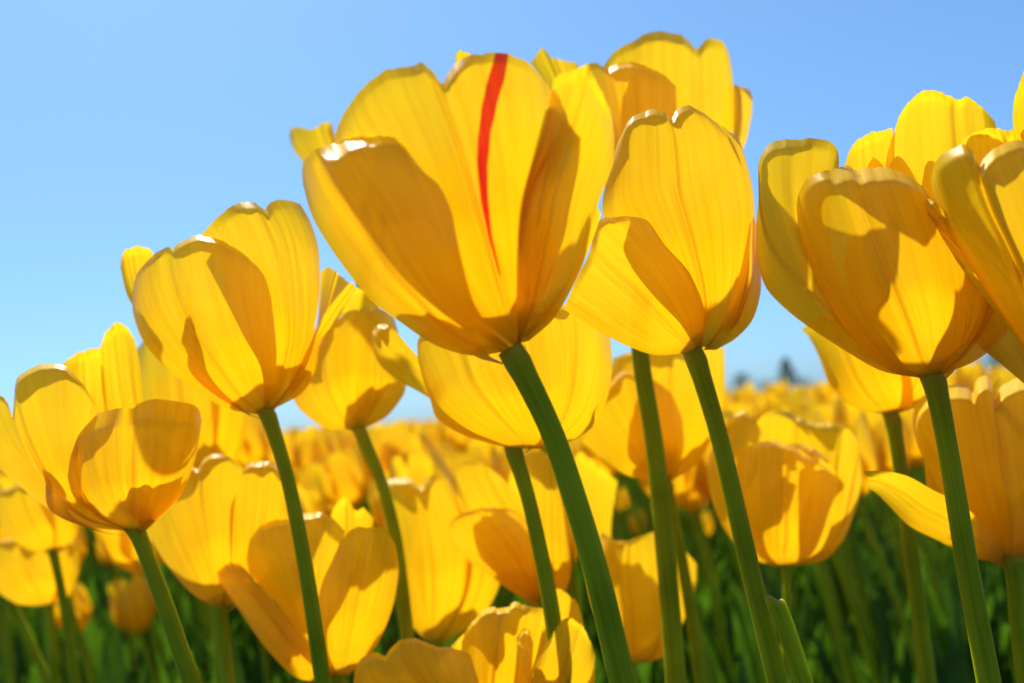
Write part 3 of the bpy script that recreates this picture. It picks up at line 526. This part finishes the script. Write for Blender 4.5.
def to_px(p):
    q = np.array(p) - LOC; d = q.dot(FW); return W / 2 + F * q.dot(RTn) / d, H / 2 - F * q.dot(UPn) / d, d
def plant(x, y, s, rz, whole, label, group):
    pm, wm = protos[rnd.randrange(NPROTO)]
    if whole:
        r = bpy.data.objects.new('tulip', wm); C.objects.link(r)
    else:
        r = empty('tulip', (0, 0, 0))
        for nm, me in pm:
            o = bpy.data.objects.new(nm, me); C.objects.link(o); o.parent = r
    r.location = (x, y, 0); r.rotation_euler = (rnd.uniform(-.06, .06), rnd.uniform(-.06, .06), rz); r.scale = (s, s, s)
    tag(r, label, 'tulip', group); return r
def plant_px(px, py, size, d, label):
    """one plant whose bloom shows at the picture point with the given height in pixels"""
    p = at(px, py, d); s = p[2] / .40
    r = plant(p[0] + .03, p[1], s, rnd.uniform(-.3, .3), False, label, 'tulips of the middle rows')
    r.rotation_euler = (0, 0, r.rotation_euler.z)
plant_px(84, 612, 46, 1.04, 'small blurred tulip low at the far left, right of a dark stem')
plant_px(148, 590, 58, .92, 'blurred tulip low on the left, just left of the wide bloom stem')
for k, (px_, py_, sz_) in enumerate([(738, 434, 84), (834, 438, 84), (880, 432, 70), (620, 494, 38), (692, 498, 40), (300, 452, 52), (344, 440, 46), (416, 452, 56), (446, 440, 46), (262, 464, 58), (706, 520, 44), (905, 432, 66), (20, 560, 50), (100, 556, 44), (380, 466, 50), (575, 500, 50), (470, 470, 60), (720, 470, 52), (640, 520, 44), (285, 442, 72), (330, 464, 66), (402, 442, 70), (456, 466, 70), (600, 470, 60), (252, 442, 64)]):
    plant_px(px_, py_, sz_, 74 / sz_, 'out of focus yellow tulip of the rows just behind the front blooms')
NEAR = 'out of focus yellow tulip of the rows just behind the front blooms'
FARL = 'tiny blurred yellow tulip far back in the field'
taken = []
n_near = n_far = 0
row = 0
y = .78
while y < 3.0:
    x = -.62 * y - .1 + rnd.uniform(0, .1)
    while x < .62 * y + .1:
        px_, py_, d_ = to_px((x, y, .40))
        if -60 < px_ < W + 60:
            s = rnd.gauss(.99, .045)
            if y < 1.0: s = min(s, .97)
            whole = y > 1.7
            plant(x + rnd.uniform(-.02, .02), y + rnd.uniform(-.03, .03), min(max(s, .86), 1.055), rnd.uniform(-.8, .8) , whole, FARL if whole else NEAR, 'tulips far back in the field' if whole else 'tulips of the middle rows')
        x += .10 * rnd.uniform(.8, 1.25) * (1 if y < 1.7 else 1.15)
    y += .115 * (1 if y < 1.7 else 1.2)
# everything farther: one mass of field, nobody could count it
ps_, st_, lv_ = [], [], []
small = []
for k in range(5):
    ps, st, lv = grow(300 + k, (6, 5))
    small.append((ps, st[::3, ::2], [P[::3, ::2] for P in lv[:2]]))
mass = MB(); n = 0
y = 3.0
while y < 60:
    step = .16 if y < 6 else .16 * (y / 6)**.9
    x = -.6 * y
    while x < .6 * y:
        ps, st, lv = small[rnd.randrange(5)]
        a = rnd.uniform(0, 6.28); ca, sa = math.cos(a), math.sin(a); s = min(max(rnd.gauss(.985, .05), .85), 1.07)
        Rz = np.array([[ca, sa, 0], [-sa, ca, 0], [0, 0, 1]]) * s; off = np.array([x + rnd.uniform(-.04, .04), y + rnd.uniform(-.06, .06), 0])
        for P, uv in ps: mass.grid(P @ Rz + off, 0, uvs=uv)
        if y < 12:
            mass.grid(st @ Rz + off, 1, closed=True)
            for P in lv: mass.grid(P @ Rz + off, 2)
        n += 1; x += step * rnd.uniform(.75, 1.25)
    y += step
o = link('tulip_field', mass.mesh('tulip_field'), [M_PETAL, M_STEM, M_LEAF]); tag(o, 'blurred mass of yellow tulips stretching to the horizon', 'tulip field', kind='stuff')
print('field plants', n)

# ------------------------------------------------------------------ low leaves between the plants of the middle rows
mass = MB()
for k in range(3200):
    y = 1.05 + 3.2 * rnd.random()**1.3; x = rnd.uniform(-.6, .6) * y
    mass.grid(leaf_grid(np.array([x, y, 0]), rnd.uniform(0, 6.28), rnd.uniform(.14, .27), rnd.uniform(.006, .014), rnd.uniform(.03, .25), rnd.uniform(.1, .8), 8, 3), 0)
tag(link('tulip_foliage', mass.mesh('tulip_foliage'), [M_LEAF]), 'dense dark green tulip leaves covering the bed', 'foliage', kind='stuff')

# ------------------------------------------------------------------ trees beyond the field
def tree(px, top_py, dist, width, seed, conifer, label):
    rr = random.Random(seed); p = at(px, top_py, dist); hgt = float(p[2]); base = Vector((p[0], p[1], 0))
    root = empty('conifer_tree' if conifer else 'leafy_tree', base); tag(root, label, 'tree', 'trees beyond the field')
    tr = np.stack([.01 * hgt * np.sin(np.linspace(0, 3, 8)), np.zeros(8), np.linspace(0, hgt * .93, 8)], -1)
    mb = MB(); mb.grid(tube(tr, np.linspace(hgt * .03, hgt * .004, 8), 8), 0, closed=True); link('trunk', mb.mesh('trunk'), [M_BARK], root)
    mb = MB()
    for k in range(700):
        h = rr.uniform(.12, 1)
        if conifer: rad = width * (1.02 - h)**.8 * (.75 + .25 * math.sin(h * 40)) + .05 * width
        else: rad = width * math.sqrt(max(0.02, 1 - ((h - .55) / .46)**2)) * (.75 + .25 * math.sin(h * 17 + seed))
        a = rr.uniform(0, 6.28); q = rad * rr.random()**.5
        c = np.array([q * math.cos(a), q * math.sin(a), h * hgt]); s = hgt * rr.uniform(.03, .06)
        e1 = np.array([rr.gauss(0, 1), rr.gauss(0, 1), rr.gauss(0, .7)]); e1 /= np.linalg.norm(e1); e2 = np.cross(e1, [rr.gauss(0, 1), rr.gauss(0, 1), rr.gauss(0, 1)]); e2 /= np.linalg.norm(e2)
        mb.grid(np.array([[c - e1 * s, c - e2 * s * .6], [c + e2 * s * .6, c + e1 * s]]), 0)
    link('crown', mb.mesh('crown'), [M_TREE], root, smooth=False)
tree(785, 358, 240, 4.6, 1, True, 'tall pointed conifer, blurred, in the sky gap right of centre')
tree(741, 373, 260, 4, 2, False, 'low rounded tree left of the pointed conifer')
tree(764, 380, 260, 4, 3, False, 'lowest bushy tree touching the pointed conifer on its left')
tree(804, 378, 250, 3.4, 4, False, 'low bushy tree just right of the pointed conifer')
tree(996, 347, 230, 4.0, 5, False, 'dark rounded tree near the right edge, left of its neighbour')
tree(1020, 341, 220, 4.2, 6, False, 'dark rounded tree at the right edge of the picture')
